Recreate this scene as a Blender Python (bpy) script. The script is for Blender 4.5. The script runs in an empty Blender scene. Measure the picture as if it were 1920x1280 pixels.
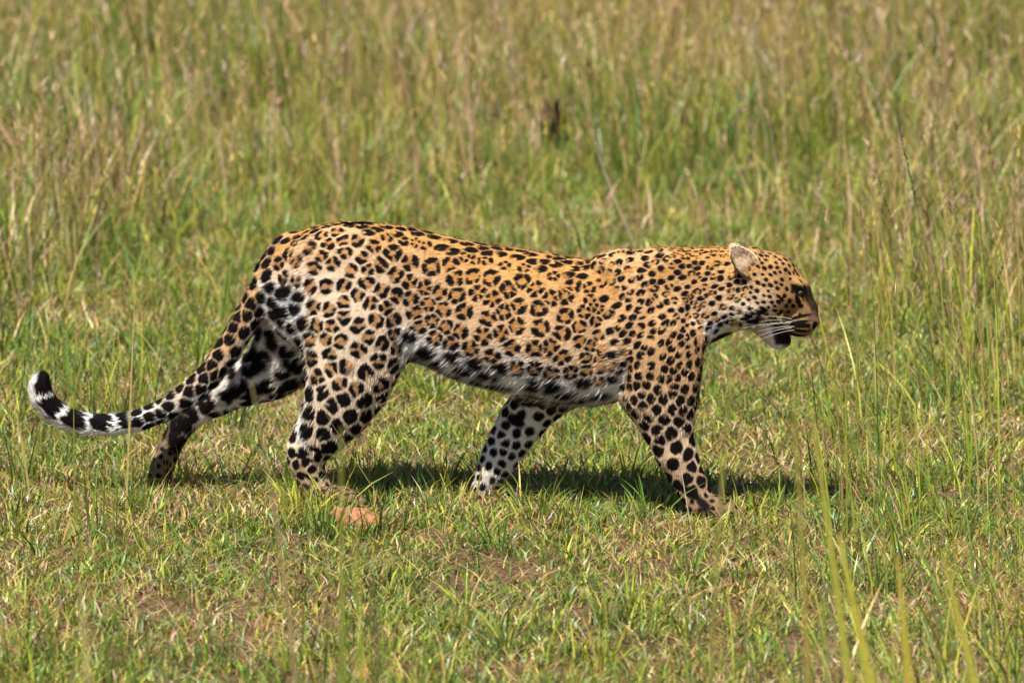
import bpy, math, random
import numpy as np
from mathutils import Vector

random.seed(7)
RNG = np.random.default_rng(11)
SC = bpy.context.scene
COL = SC.collection

# ------------------------------------------------------------------ camera
PITCH = math.radians(10.75)          # how far the lens looks down
CAM = np.array([0.0, -13.0, 2.882])
FPX = 9975.0                         # focal length in photograph pixels (1920 wide)
cam_d = bpy.data.cameras.new('camera')
cam_o = bpy.data.objects.new('camera', cam_d)
COL.objects.link(cam_o)
cam_o.location = CAM
cam_o.rotation_euler = (math.pi/2 - PITCH, 0, 0)
cam_d.sensor_width = 36.0
cam_d.lens = FPX/1920*36
cam_d.clip_start = 0.1
cam_d.clip_end = 6000
cam_d.dof.use_dof = True
cam_d.dof.focus_distance = 13.12
cam_d.dof.aperture_fstop = 3.8
SC.camera = cam_o

# ------------------------------------------------------------------ light
SUN_VEC = Vector((-0.22, -0.42, 1.0)).normalized()     # towards the sun
SUN_EL = math.asin(SUN_VEC.z)
SUN_AZ = math.atan2(SUN_VEC.x, SUN_VEC.y)
world = bpy.data.worlds.new('World')
SC.world = world
world.use_nodes = True
wn = world.node_tree.nodes
wl = world.node_tree.links
wn.clear()
sky = wn.new('ShaderNodeTexSky')
sky.sky_type = 'NISHITA'
sky.sun_disc = False
sky.sun_elevation = SUN_EL
sky.sun_rotation = SUN_AZ
bg = wn.new('ShaderNodeBackground')
bg.inputs['Strength'].default_value = 0.05
wo = wn.new('ShaderNodeOutputWorld')
wl.new(sky.outputs[0], bg.inputs[0])
wl.new(bg.outputs[0], wo.inputs[0])
sun_d = bpy.data.lights.new('sun', 'SUN')
sun_d.energy = 5.0
sun_d.angle = math.radians(0.5)
sun_d.color = (1.0, 0.94, 0.84)
sun_o = bpy.data.objects.new('sun', sun_d)
COL.objects.link(sun_o)
sun_o.rotation_euler = SUN_VEC.to_track_quat('Z', 'Y').to_euler()
sun_o.location = (-3, -6, 12)

vs = SC.view_settings
vs.view_transform = 'Standard'
vs.look = 'None'
vs.gamma = 1.0
vs.use_curve_mapping = False
vs.exposure = 0.80

# ------------------------------------------------------------------ helpers
CP, SP = math.cos(PITCH), math.sin(PITCH)


def W(px, row, y):
    """point of the vertical plane y = const seen at a place of the photograph"""
    u = (px-960)/FPX
    v = (row-640)/FPX
    d = np.array([u, CP - v*SP, -SP - v*CP])
    t = (y-CAM[1])/d[1]
    return CAM + d*t


def G(px, row):
    """point of the ground seen at a place of the photograph"""
    u = (px-960)/FPX
    v = (row-640)/FPX
    d = np.array([u, CP - v*SP, -SP - v*CP])
    return CAM + d*(-CAM[2]/d[2])


def proj(P):
    q = P - CAM.astype(np.float32)
    zc = q[:, 1]*CP - q[:, 2]*SP
    yc = q[:, 1]*SP + q[:, 2]*CP
    return 960 + FPX*q[:, 0]/zc, 640 - FPX*yc/zc


def lerp(a, b, t):
    return a + (b-a)*t


def sstep(a, b, x):
    t = np.clip((x-a)/(b-a), 0, 1)
    return t*t*(3-2*t)


def hash2(ix, iy, seed):
    n = (ix.astype(np.int64)*374761393 + iy.astype(np.int64)*668265263 + seed*69069) & 0x7fffffff
    n = ((n ^ (n >> 13))*1274126177) & 0x7fffffff
    return ((n ^ (n >> 16)) & 0xffff)/65535.0


def vnoise(x, y, f, seed=0):
    x = np.asarray(x)*f
    y = np.asarray(y)*f
    ix = np.floor(x)
    iy = np.floor(y)
    fx = x-ix
    fy = y-iy
    fx = fx*fx*(3-2*fx)
    fy = fy*fy*(3-2*fy)
    a = hash2(ix, iy, seed)
    b = hash2(ix+1, iy, seed)
    c = hash2(ix, iy+1, seed)
    d = hash2(ix+1, iy+1, seed)
    return lerp(lerp(a, b, fx), lerp(c, d, fx), fy)


def fbm(x, y, f, seed=0):
    return (vnoise(x, y, f, seed)*0.55 + vnoise(x, y, f*2.1, seed+5)*0.28
            + vnoise(x, y, f*4.3, seed+9)*0.17)


def mesh_from(name, V, faces_flat, sizes, colors=None, smooth=False):
    me = bpy.data.meshes.new(name)
    V = np.asarray(V, np.float32)
    faces_flat = np.asarray(faces_flat, np.int32)
    sizes = np.asarray(sizes, np.int32)
    me.vertices.add(len(V))
    me.vertices.foreach_set('co', V.ravel())
    me.loops.add(len(faces_flat))
    me.loops.foreach_set('vertex_index', faces_flat)
    me.polygons.add(len(sizes))
    starts = np.concatenate([[0], np.cumsum(sizes)[:-1]]).astype(np.int32)
    me.polygons.foreach_set('loop_start', starts)
    if smooth:
        me.polygons.foreach_set('use_smooth', np.ones(len(sizes), bool))
    me.update(calc_edges=True)
    if colors is not None:
        put_color(me, colors)
    return me


def put_color(me, colors):
    c = np.ones((len(colors), 4), np.float32)
    c[:, :3] = colors
    a = me.attributes.new('tint', 'FLOAT_COLOR', 'POINT')
    a.data.foreach_set('color', c.ravel())


def add_obj(name, me, mat=None, parent=None):
    o = bpy.data.objects.new(name, me)
    COL.objects.link(o)
    if mat is not None:
        me.materials.clear()
        me.materials.append(mat)
    if parent is not None:
        o.parent = parent
    return o


def tag(o, label=None, cat=None, group=None, kind=None):
    if label:
        o['label'] = label
    if cat:
        o['category'] = cat
    if group:
        o['group'] = group
    if kind:
        o['kind'] = kind
    return o


# ------------------------------------------------------------------ materials
def new_mat(name):
    m = bpy.data.materials.new(name)
    m.use_nodes = True
    nt = m.node_tree
    nt.nodes.clear()
    out = nt.nodes.new('ShaderNodeOutputMaterial')
    return m, nt, out


def leaf_mat(name, rough=0.55, spec=0.25, trans=0.3):
    m, nt, out = new_mat(name)
    at = nt.nodes.new('ShaderNodeAttribute')
    at.attribute_name = 'tint'
    geo = nt.nodes.new('ShaderNodeNewGeometry')
    nz = nt.nodes.new('ShaderNodeTexNoise')
    nz.inputs['Scale'].default_value = 90
    nt.links.new(geo.outputs['Position'], nz.inputs['Vector'])
    mr = nt.nodes.new('ShaderNodeMapRange')
    mr.inputs['From Min'].default_value = 0.3
    mr.inputs['From Max'].default_value = 0.7
    mr.inputs['To Min'].default_value = 0.8
    mr.inputs['To Max'].default_value = 1.2
    nt.links.new(nz.outputs['Fac'], mr.inputs['Value'])
    mul = nt.nodes.new('ShaderNodeVectorMath')
    mul.operation = 'SCALE'
    nt.links.new(at.outputs['Color'], mul.inputs[0])
    nt.links.new(mr.outputs[0], mul.inputs['Scale'])
    p = nt.nodes.new('ShaderNodeBsdfPrincipled')
    p.inputs['Roughness'].default_value = rough
    p.inputs['Specular IOR Level'].default_value = spec
    nt.links.new(mul.outputs[0], p.inputs['Base Color'])
    tr = nt.nodes.new('ShaderNodeBsdfTranslucent')
    nt.links.new(mul.outputs[0], tr.inputs['Color'])
    mx = nt.nodes.new('ShaderNodeMixShader')
    mx.inputs[0].default_value = trans
    nt.links.new(p.outputs[0], mx.inputs[1])
    nt.links.new(tr.outputs[0], mx.inputs[2])
    nt.links.new(mx.outputs[0], out.inputs['Surface'])
    return m


def tint_mat(name, rough=0.6, spec=0.2):
    m, nt, out = new_mat(name)
    at = nt.nodes.new('ShaderNodeAttribute')
    at.attribute_name = 'tint'
    p = nt.nodes.new('ShaderNodeBsdfPrincipled')
    p.inputs['Roughness'].default_value = rough
    p.inputs['Specular IOR Level'].default_value = spec
    nt.links.new(at.outputs['Color'], p.inputs['Base Color'])
    nt.links.new(p.outputs[0], out.inputs['Surface'])
    return m


def flat_mat(name, color, rough=0.5, spec=0.3):
    m, nt, out = new_mat(name)
    p = nt.nodes.new('ShaderNodeBsdfPrincipled')
    p.inputs['Base Color'].default_value = (*color, 1)
    p.inputs['Roughness'].default_value = rough
    p.inputs['Specular IOR Level'].default_value = spec
    nt.links.new(p.outputs[0], out.inputs['Surface'])
    return m


def ramp(nt, stops):
    r = nt.nodes.new('ShaderNodeValToRGB')
    e = r.color_ramp.elements
    while len(e) > len(stops):
        e.remove(e[-1])
    while len(e) < len(stops):
        e.new(0.5)
    for k, (pos, c) in enumerate(stops):
        e[k].position = pos
        e[k].color = (*c, 1)
    return r


def soil_mat():
    m, nt, out = new_mat('soil')
    geo = nt.nodes.new('ShaderNodeNewGeometry')
    n1 = nt.nodes.new('ShaderNodeTexNoise')
    n1.inputs['Scale'].default_value = 2.2
    n1.inputs['Detail'].default_value = 8
    n2 = nt.nodes.new('ShaderNodeTexNoise')
    n2.inputs['Scale'].default_value = 60
    n2.inputs['Detail'].default_value = 6
    nt.links.new(geo.outputs['Position'], n1.inputs['Vector'])
    nt.links.new(geo.outputs['Position'], n2.inputs['Vector'])
    r1 = ramp(nt, [(0.3, (0.09, 0.065, 0.035)), (0.5, (0.20, 0.115, 0.070)), (0.7, (0.31, 0.155, 0.09))])
    r2 = ramp(nt, [(0.3, (0.35, 0.35, 0.35)), (0.7, (1.0, 1.0, 1.0))])
    nt.links.new(n1.outputs['Fac'], r1.inputs[0])
    nt.links.new(n2.outputs['Fac'], r2.inputs[0])
    mx = nt.nodes.new('ShaderNodeMix')
    mx.data_type = 'RGBA'
    mx.blend_type = 'MULTIPLY'
    mx.inputs[0].default_value = 1
    nt.links.new(r1.outputs[0], mx.inputs[6])
    nt.links.new(r2.outputs[0], mx.inputs[7])
    p = nt.nodes.new('ShaderNodeBsdfPrincipled')
    p.inputs['Roughness'].default_value = 0.95
    p.inputs['Specular IOR Level'].default_value = 0.1
    nt.links.new(mx.outputs[2], p.inputs['Base Color'])
    bp = nt.nodes.new('ShaderNodeBump')
    bp.inputs['Strength'].default_value = 0.6
    bp.inputs['Distance'].default_value = 0.01
    nt.links.new(n2.outputs['Fac'], bp.inputs['Height'])
    nt.links.new(bp.outputs[0], p.inputs['Normal'])
    nt.links.new(p.outputs[0], out.inputs['Surface'])
    return m


def stone_mat():
    m, nt, out = new_mat('stone')
    tc = nt.nodes.new('ShaderNodeTexCoord')
    n1 = nt.nodes.new('ShaderNodeTexNoise')
    n1.inputs['Scale'].default_value = 60
    n1.inputs['Roughness'].default_value = .7
    n1.inputs['Detail'].default_value = 8
    nt.links.new(tc.outputs['Object'], n1.inputs['Vector'])
    r1 = ramp(nt, [(0.36, (0.14, 0.075, 0.04)), (0.5, (0.44, 0.175, 0.075)), (0.66, (0.52, 0.28, 0.16))])
    nt.links.new(n1.outputs['Fac'], r1.inputs[0])
    p = nt.nodes.new('ShaderNodeBsdfPrincipled')
    p.inputs['Roughness'].default_value = 0.85
    nt.links.new(r1.outputs[0], p.inputs['Base Color'])
    bp = nt.nodes.new('ShaderNodeBump')
    bp.inputs['Strength'].default_value = 1.0
    bp.inputs['Distance'].default_value = 0.006
    nt.links.new(n1.outputs['Fac'], bp.inputs['Height'])
    nt.links.new(bp.outputs[0], p.inputs['Normal'])
    nt.links.new(p.outputs[0], out.inputs['Surface'])
    return m


M_SOIL = soil_mat()
M_STONE = stone_mat()
M_GRASS = leaf_mat('grass_blade', .40, .45, .18)
M_DRY = leaf_mat('dry_stalk', 0.6, 0.2, 0.2)
M_SKIN = tint_mat('coat', 0.8, 0.05)
M_FUR = tint_mat('fur_strand', 0.65, 0.05)


# ------------------------------------------------------------------ ground
def ground_z(x, y):
    return 0.03*(fbm(x, y, 0.9, 3)-0.5) + 0.012*(fbm(x, y, 6.0, 4)-0.5) \
        + 0.35*sstep(12, 60, y)*(fbm(x, y, 0.06, 8)-0.4)


def axis(a, b, step, far):
    mid = np.arange(a, b+1e-6, step)
    k = np.geomspace(step, far, 26)
    return np.concatenate([(a-k)[::-1], mid, b+k])


gx = axis(-5, 5, 0.1, 1800)
gy = axis(-5, 15, 0.1, 1800)
GX, GY = np.meshgrid(gx, gy, indexing='ij')
GZ = ground_z(GX, GY)
V = np.stack([GX.ravel(), GY.ravel(), GZ.ravel()], 1)
ny = len(gy)
ii, jj = np.meshgrid(np.arange(len(gx)-1), np.arange(ny-1), indexing='ij')
a = (ii*ny+jj).ravel()
F = np.stack([a, a+ny, a+ny+1, a+1], 1)
gr = add_obj('ground', mesh_from('ground', V, F.ravel(), np.full(len(F), 4), smooth=True), M_SOIL)
tag(gr, 'reddish brown earth showing between the grass', kind='structure')

# ------------------------------------------------------------------ leopard: form
PXM = 754.0                          # photograph pixels per metre at the animal


def ymid(x):
    return -0.105*np.asarray(x)


VOX = 0.0056
X0, X1, Y0, Y1, Z0, Z1 = -1.26, 0.82, -0.34, 0.36, -0.03, 0.72
nx, nyv, nz = int((X1-X0)/VOX), int((Y1-Y0)/VOX), int((Z1-Z0)/VOX)
xs = (X0 + VOX*np.arange(nx)).astype(np.float32)
ys = (Y0 + VOX*np.arange(nyv)).astype(np.float32)
zs = (Z0 + VOX*np.arange(nz)).astype(np.float32)
D = np.full((nx, nyv, nz), 0.2, np.float32)
R = np.zeros((nx, nyv, nz), np.uint8)          # region of the nearest form
REG = dict(torso=1, thigh=2, hindlow=3, shoulder=4, forelow=5, tail=6, neck=7, head=8, farhind=9, farfore=10, paw=11)
DIRS = {}                                       # fur directions along tail


def merge(sl, d, k, reg):
    cur = D[sl]
    if k > 0:
        h = np.clip(0.5+0.5*(cur-d)/k, 0, 1)
        new = lerp(cur, d, h) - k*h*(1-h)
    else:
        new = np.minimum(cur, d)
    Rs = R[sl]
    Rs[d < cur] = reg
    D[sl] = new


def box(lo, hi, m):
    i0, i1 = np.searchsorted(xs, [lo[0]-m, hi[0]+m])
    j0, j1 = np.searchsorted(ys, [lo[1]-m, hi[1]+m])
    k0, k1 = np.searchsorted(zs, [lo[2]-m, hi[2]+m])
    return (slice(i0, i1), slice(j0, j1), slice(k0, k1))


def node(px, row, lat):
    """side-view place + distance from the animal's own middle plane"""
    x = (px-960)/PXM
    for _ in range(3):
        p = W(px, row, float(ymid(x))+lat)
        x = p[0]
    return p


def seg(a, b, ra, rb, wa, wb, k, reg):
    """limb piece of elliptic section; r = half width seen from the side, w = half width across"""
    m = max(ra, rb, wa, wb) + k + 0.02
    lo = np.minimum(a, b)
    hi = np.maximum(a, b)
    sl = box(lo, hi, m)
    X = xs[sl[0]][:, None, None]
    Y = ys[sl[1]][None, :, None]
    Z = zs[sl[2]][None, None, :]
    bax, baz = b[0]-a[0], b[2]-a[2]
    L2 = bax*bax+baz*baz+1e-9
    t = np.clip(((X-a[0])*bax+(Z-a[2])*baz)/L2, 0, 1)
    dx = X-a[0]-bax*t
    dz = Z-a[2]-baz*t
    r = lerp(ra, rb, t)
    w = lerp(wa, wb, t)
    yc = lerp(a[1], b[1], t)
    e = np.sqrt((dx*dx+dz*dz)/(r*r) + ((Y-yc)/w)**2)
    merge(sl, ((e-1)*np.minimum(r, w)).astype(np.float32), k, reg)


def chain(nodes, k, reg, k0=None):
    """nodes: (px, row, r_px, lateral, half_width)"""
    P = [node(n[0], n[1], n[3]) for n in nodes]
    for i in range(len(nodes)-1):
        n, q = nodes[i], nodes[i+1]
        seg(P[i], P[i+1], n[2]/PXM, q[2]/PXM, n[4], q[4], (k0 if (k0 and i == 0) else k), reg[i] if isinstance(reg, list) else reg)
    return P


def ell(px, row, lat, a, b, c, th, k, reg):
    """ellipsoid: half axes a (px, along th degrees clockwise below +x), b (px), c (m)"""
    p = node(px, row, lat)
    a /= PXM
    b /= PXM
    m = max(a, b, c)+k+0.02
    sl = box(p, p, m)
    X = xs[sl[0]][:, None, None]-p[0]
    Y = ys[sl[1]][None, :, None]-p[1]
    Z = zs[sl[2]][None, None, :]-p[2]
    ct, st = math.cos(math.radians(th)), math.sin(math.radians(th))
    u = X*ct - Z*st
    v = X*st + Z*ct
    e = np.sqrt((u/a)**2+(v/b)**2+(Y/c)**2)
    merge(sl, ((e-1)*min(a, b, c)).astype(np.float32), k, reg)


# trunk: sections along the body (column, top row, bottom row, half width)
SEC = [(478, 520, 565, .022), (500, 478, 600, .045), (540, 443, 645, .078), (600, 421, 668, .100), (680, 417, 676, .106),
       (760, 425, 668, .098), (800, 434, 684, .099), (850, 447, 708, .106), (900, 457, 723, .114), (950, 465, 733, .120),
       (1000, 472, 743, .125), (1050, 480, 752, .127), (1090, 486, 757, .124), (1130, 489, 757, .119), (1180, 478, 742, .112),
       (1230, 469, 712, .101), (1280, 466, 676, .086), (1320, 464, 648, .074), (1360, 463, 630, .066), (1400, 467, 612, .058),
       (1420, 480, 600, .045)]
sx, st_, sb, sw = [], [], [], []
for px, t, b, w in SEC:
    pt = node(px, t, 0)
    pb = node(px, b, 0)
    sx.append(pt[0])
    st_.append(pt[2])
    sb.append(pb[2])
    sw.append(w)


def smooth_interp(x, xp, fp):
    e = 0.012
    return sum(np.interp(x+o*e, xp, fp) for o in (-2, -1, 0, 1, 2))/5


zt = smooth_interp(xs, sx, st_)
zb = smooth_interp(xs, sx, sb)
ww = smooth_interp(xs, sx, sw)
ia, ib = np.searchsorted(xs, [sx[0], sx[-1]])
sl = (slice(ia-10, ib+10), slice(0, nyv), slice(0, nz))
xi = xs[sl[0]]
zc = ((zt+zb)/2)[sl[0]][:, None, None]
hh = ((zt-zb)/2)[sl[0]][:, None, None]
wi = ww[sl[0]][:, None, None]
Yl = ys[None, :, None]-ymid(xi)[:, None, None]
Zl = zs[None, None, :]-zc
# a little narrower above (spine) than at the ribs
wi2 = wi*(1.03-0.10*np.clip(Zl/hh, -1, 1))
e = ((np.abs(Zl)/hh)**2.15+(np.abs(Yl)/wi2)**2.15)**(1/2.15)
d = (e-1)*np.minimum(hh, wi)
over = np.maximum(np.maximum(sx[0]-xi, xi-sx[-1]), 0)[:, None, None]
d = np.where(over > 0, np.maximum(d, over*4), d)
merge(sl, d.astype(np.float32), 0, REG['torso'])
i1 = np.searchsorted(xs, node(1290, 560, 0)[0])
Rn = R[i1:, :, :]
Rn[Rn == 1] = REG['neck']

T, H, S, FL, HD, FH, FF, PW = (REG[k] for k in ('thigh', 'hindlow', 'shoulder', 'forelow', 'head', 'farhind', 'farfore', 'paw'))
# near hind leg
chain([(642, 530, 88, -.058, .058), (664, 620, 86, -.068, .060), (664, 680, 79, -.074, .055), (650, 728, 66, -.078, .046),
       (628, 772, 54, -.080, .038), (602, 812, 43, -.078, .030)], .022, T, .05)
chain([(602, 812, 43, -.078, .030), (577, 842, 36, -.074, .025), (574, 866, 30, -.070, .024), (585, 900, 26, -.068, .024),
       (597, 928, 27, -.067, .027)], .012, H)
chain([(600, 929, 24, -.067, .036), (636, 934, 23, -.068, .042), (662, 937, 19, -.070, .042)], .010, PW)
for dy in (-.033, -.012, .012, .032):
    chain([(655, 938, 15, -.070+dy, .011), (684-abs(dy)*250, 942, 11, -.070+dy*1.15, .010)], .004, PW)
# far hind leg, pushing off behind
chain([(566, 540, 66, .050, .050), (556, 620, 70, .064, .048), (540, 664, 64, .074, .042), (500, 699, 50, .080, .034),
       (455, 723, 36, .083, .027), (408, 748, 28, .083, .023), (366, 770, 26, .082, .022)], .016, FH, .03)
chain([(366, 770, 26, .082, .022), (345, 792, 23, .082, .021), (329, 818, 20, .081, .021), (316, 846, 20, .081, .024)], .010, FH)
chain([(316, 846, 20, .081, .024), (305, 872, 22, .081, .035), (296, 895, 20, .081, .038)], .010, PW)
for dy in (-.028, -.01, .01, .028):
    chain([(300, 885, 14, .081+dy, .010), (292, 906, 11, .081+dy*1.15, .010)], .004, PW)
# near fore leg and shoulder blade
chain([(1128, 494, 15, -.038, .030), (1165, 499, 26, -.040, .032), (1240, 516, 38, -.036, .034), (1200, 555, 54, -.060, .042), (1205, 600, 62, -.078, .044), (1236, 655, 70, -.080, .046),
       (1237, 710, 63, -.082, .045), (1240, 750, 54, -.083, .040), (1252, 802, 43, -.083, .033)], .030, S, .026)
chain([(1252, 802, 43, -.083, .033), (1267, 848, 36, -.080, .029), (1285, 887, 30, -.077, .026), (1299, 914, 27, -.075, .026),
       (1309, 938, 26, -.074, .028)], .012, FL)
chain([(1311, 947, 24, -.074, .038), (1342, 953, 23, -.074, .044), (1362, 957, 19, -.074, .044)], .010, PW)
for dy in (-.035, -.012, .012, .035):
    chain([(1355, 957, 16, -.074+dy, .0115), (1390-abs(dy)*300, 961, 12, -.074+dy*1.15, .0105)], .004, PW)
# far shoulder blade and fore leg, trailing
chain([(1134, 492, 15, .038, .030), (1170, 498, 24, .040, .032), (1240, 514, 36, .036, .034), (1190, 560, 45, .070, .040), (1150, 640, 58, .074, .044), (1090, 690, 56, .072, .044),
       (1020, 738, 50, .068, .040)], .030, S, .026)
chain([(1020, 738, 50, .068, .040), (980, 788, 42, .064, .034), (958, 822, 37, .062, .031), (941, 850, 33, .060, .028), (927, 877, 29, .058, .026),
       (916, 900, 25, .056, .025), (907, 922, 23, .055, .026), (903, 938, 22, .055, .030)], .012, FF)
chain([(900, 940, 19, .055, .036), (928, 944, 17, .055, .040)], .010, PW)
for dy in (-.03, -.01, .01, .03):
    chain([(925, 945, 13, .055+dy, .010), (948-abs(dy)*200, 947, 10, .055+dy*1.1, .0095)], .004, PW)
# tail
TAIL = [(540, 474, 32, 0, .038), (514, 512, 31, -.004, .034), (484, 560, 26, -.006, .030), (456, 610, 25, -.008, .029), (425, 660, 24, -.010, .028),
        (390, 706, 23, -.012, .027), (350, 742, 23, -.014, .025), (308, 769, 21, -.016, .024), (262, 787, 20, -.018, .023),
        (214, 796, 20, -.020, .023), (166, 795, 20, -.022, .023), (124, 785, 20, -.022, .023), (97, 767, 21, -.022, .024),
        (79, 745, 21, -.022, .023), (75, 724, 20, -.022, .021), (79, 709, 14, -.022, .014)]
TP = chain(TAIL, .006, REG['tail'], .03)
# head
ell(1426, 520, 0, 58, 50, .066, 30, .030, HD)
chain([(1452, 521, 46, 0, .058), (1486, 550, 33, 0, .042), (1508, 582, 24, 0, .031), (1517, 599, 18, 0, .026)], .012, HD)
for s in (-1, 1):
    ell(1440, 555, s*.040, 44, 38, .036, 30, .018, HD)            # cheek bone
    ell(1404, 578, s*.036, 44, 36, .036, -10, .020, HD)           # jaw muscle and ruff
    ell(1497, 606, s*.017, 31, 25, .026, 15, .008, HD)            # lip pad
    ell(1494, 533, s*.033, 20, 10, .012, 35, .008, HD)            # brow
ell(1527, 602, 0, 11, 10, .016, 40, .005, HD)                     # nose
chain([(1415, 590, 26, 0, .046), (1449, 622, 21, 0, .037), (1460, 634, 20, 0, .031), (1469, 638, 14, 0, .021)], .005, HD)


def dent(px, row, rx, rz, th, depth):
    """press the skin in (or out, when negative) around a place of the side view, on both flanks"""
    p = node(px, row, 0)
    rx /= PXM
    rz /= PXM
    m = 2.2*max(rx, rz)
    sl = box(p, p, m)
    sl = (sl[0], slice(0, nyv), sl[2])
    X = xs[sl[0]][:, None, None]-p[0]
    Z = zs[sl[2]][None, None, :]-p[2]
    lat = np.abs(ys[None, :, None]-ymid(xs[sl[0]])[:, None, None])
    ct, st = math.cos(math.radians(th)), math.sin(math.radians(th))
    u = (X*ct-Z*st)/rx
    v = (X*st+Z*ct)/rz
    D[sl] += (depth*np.exp(-(u*u+v*v))*sstep(.03, .07, lat)).astype(np.float32)


for a in [(800, 575, 34, 60, -12, .012), (1122, 600, 20, 70, 8, .010), (1296, 575, 18, 50, 12, .009), (745, 600, 16, 60, -6, .010),
          (1168, 690, 14, 36, 10, .010), (610, 640, 12, 60, -16, .006), (700, 735, 12, 40, 20, .004), (1160, 540, 12, 46, 22, .006),
          (1225, 560, 12, 60, 16, .005), (990, 600, 90, 60, 6, -.006), (600, 455, 34, 20, -20, -.006), (1215, 640, 34, 50, 8, -.006),
          (1182, 744, 16, 16, 0, -.006), (1285, 620, 18, 34, 10, -.005), (668, 600, 40, 60, 0, -.005), (880, 700, 60, 10, 18, .004),
          (930, 560, 9, 70, 10, .0025), (970, 570, 9, 70, 10, .0025), (1010, 580, 9, 70, 10, .0025), (1050, 590, 9, 70, 10, .0025)]:
    dent(*a)


def surface_nets(D):
    neg = D < 0
    c = np.zeros(tuple(s-1 for s in D.shape), np.uint8)
    for dx in (0, 1):
        for dy in (0, 1):
            for dz in (0, 1):
                c += neg[dx:D.shape[0]-1+dx, dy:D.shape[1]-1+dy, dz:D.shape[2]-1+dz]
    act = (c > 0) & (c < 8)
    I, J, K = np.nonzero(act)
    idx = np.full(c.shape, -1, np.int32)
    idx[I, J, K] = np.arange(len(I))
    acc = np.zeros((len(I), 3), np.float32)
    cnt = np.zeros(len(I), np.float32)
    corners = [(0, 0, 0), (1, 0, 0), (0, 1, 0), (1, 1, 0), (0, 0, 1), (1, 0, 1), (0, 1, 1), (1, 1, 1)]
    for p in range(8):
        for ax in range(3):
            q = list(corners[p])
            if q[ax]:
                continue
            q[ax] = 1
            a0 = D[I+corners[p][0], J+corners[p][1], K+corners[p][2]]
            b0 = D[I+q[0], J+q[1], K+q[2]]
            m = (a0 < 0) != (b0 < 0)
            t = np.where(m, a0/(a0-b0+1e-20), 0)
            pos = np.zeros((len(I), 3), np.float32)
            pos[:] = corners[p]
            pos[:, ax] += t
            acc[m] += pos[m]
            cnt[m] += 1
    V = acc/cnt[:, None] + np.stack([I, J, K], 1)
    faces = []
    for ax in range(3):
        sl0 = [slice(None)]*3
        sl1 = [slice(None)]*3
        sl0[ax] = slice(0, -1)
        sl1[ax] = slice(1, None)
        n0 = neg[tuple(sl0)]
        n1 = neg[tuple(sl1)]
        ch = n0 != n1
        e = np.stack(np.nonzero(ch), 1)
        u, v = [(1, 2), (2, 0), (0, 1)][ax]
        ok = (e[:, u] > 0) & (e[:, v] > 0) & (e[:, u] < D.shape[u]-1) & (e[:, v] < D.shape[v]-1)
        e = e[ok]
        q = []
        for du, dv in ((-1, -1), (0, -1), (0, 0), (-1, 0)):
            w = e.copy()
            w[:, u] += du
            w[:, v] += dv
            q.append(idx[w[:, 0], w[:, 1], w[:, 2]])
        q = np.stack(q, 1)
        flip = ~n0[e[:, 0], e[:, 1], e[:, 2]]
        q[flip] = q[flip][:, ::-1]
        faces.append(q)
    F = np.concatenate(faces)
    F = F[(F >= 0).all(1)]
    return V, F, (I, J, K)


BV, BF, (BI, BJ, BK) = surface_nets(D)
BREG = R[BI, BJ, BK]
BV = BV*VOX + np.array([X0, Y0, Z0], np.float32)


def laplace(V, F, it, lam=0.5, mu=-0.52):
    n = len(V)
    e = np.concatenate([F[:, [0, 1]], F[:, [1, 2]], F[:, [2, 3]], F[:, [3, 0]]])
    e = np.concatenate([e, e[:, ::-1]])
    deg = np.bincount(e[:, 0], minlength=n)[:, None]
    for i in range(it):
        s = np.stack([np.bincount(e[:, 0], V[e[:, 1], a], minlength=n) for a in range(3)], 1)
        V = V + (lam if i % 2 == 0 else mu)*(s/np.maximum(deg, 1)-V)
    return V


BV = laplace(BV.astype(np.float64), BF, 6)
# keep the largest connected piece only is implicit: every form overlaps its neighbour
used = np.zeros(len(BV), bool)
used[BF.ravel()] = True
remap = np.cumsum(used)-1
BV, BREG, BF = BV[used], BREG[used], remap[BF]


def subdivide(V, F, reg):
    """one Catmull-Clark-like split of a closed quad mesh"""
    n = len(V)
    e = np.concatenate([F[:, [0, 1]], F[:, [1, 2]], F[:, [2, 3]], F[:, [3, 0]]])
    key = np.sort(e, 1)
    uq, inv = np.unique(key[:, 0].astype(np.int64)*n+key[:, 1], return_inverse=True)
    ev = np.stack([uq//n, uq % n], 1)
    fc = V[F].mean(1)
    em = V[ev].mean(1)
    nf = len(F)
    fid = np.tile(np.arange(nf), 4)
    ec = np.stack([np.bincount(inv, fc[fid, a], minlength=len(uq)) for a in range(3)], 1)
    ecnt = np.bincount(inv, minlength=len(uq))[:, None]
    ep = (em+ec/ecnt)/2
    deg = np.bincount(F.ravel(), minlength=n)[:, None]
    Fa = np.stack([np.bincount(F.ravel(), np.repeat(fc[:, a], 4), minlength=n) for a in range(3)], 1)/deg
    Ea = np.stack([np.bincount(ev.ravel(), np.repeat(em[:, a], 2), minlength=n) for a in range(3)], 1)
    edeg = np.bincount(ev.ravel(), minlength=n)[:, None]
    Ea = Ea/edeg
    Vn = (Fa+2*Ea+(edeg-3)*V)/edeg
    E = inv.reshape(4, nf)+n
    C = np.arange(nf)+n+len(uq)
    Q = []
    for k in range(4):
        Q.append(np.stack([F[:, k], E[k], C, E[k-1]], 1))
    return np.concatenate([Vn, ep, fc]), np.concatenate(Q), np.concatenate([reg, reg[ev[:, 0]], reg[F[:, 0]]])


BV, BF, BREG = subdivide(BV, BF, BREG)


def vnormals(V, F):
    n = np.cross(V[F[:, 2]]-V[F[:, 0]], V[F[:, 3]]-V[F[:, 1]])
    N = np.stack([np.bincount(F.ravel(), np.repeat(n[:, a], 4), minlength=len(V)) for a in range(3)], 1)
    return N/(np.linalg.norm(N, axis=1, keepdims=True)+1e-12)


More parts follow.
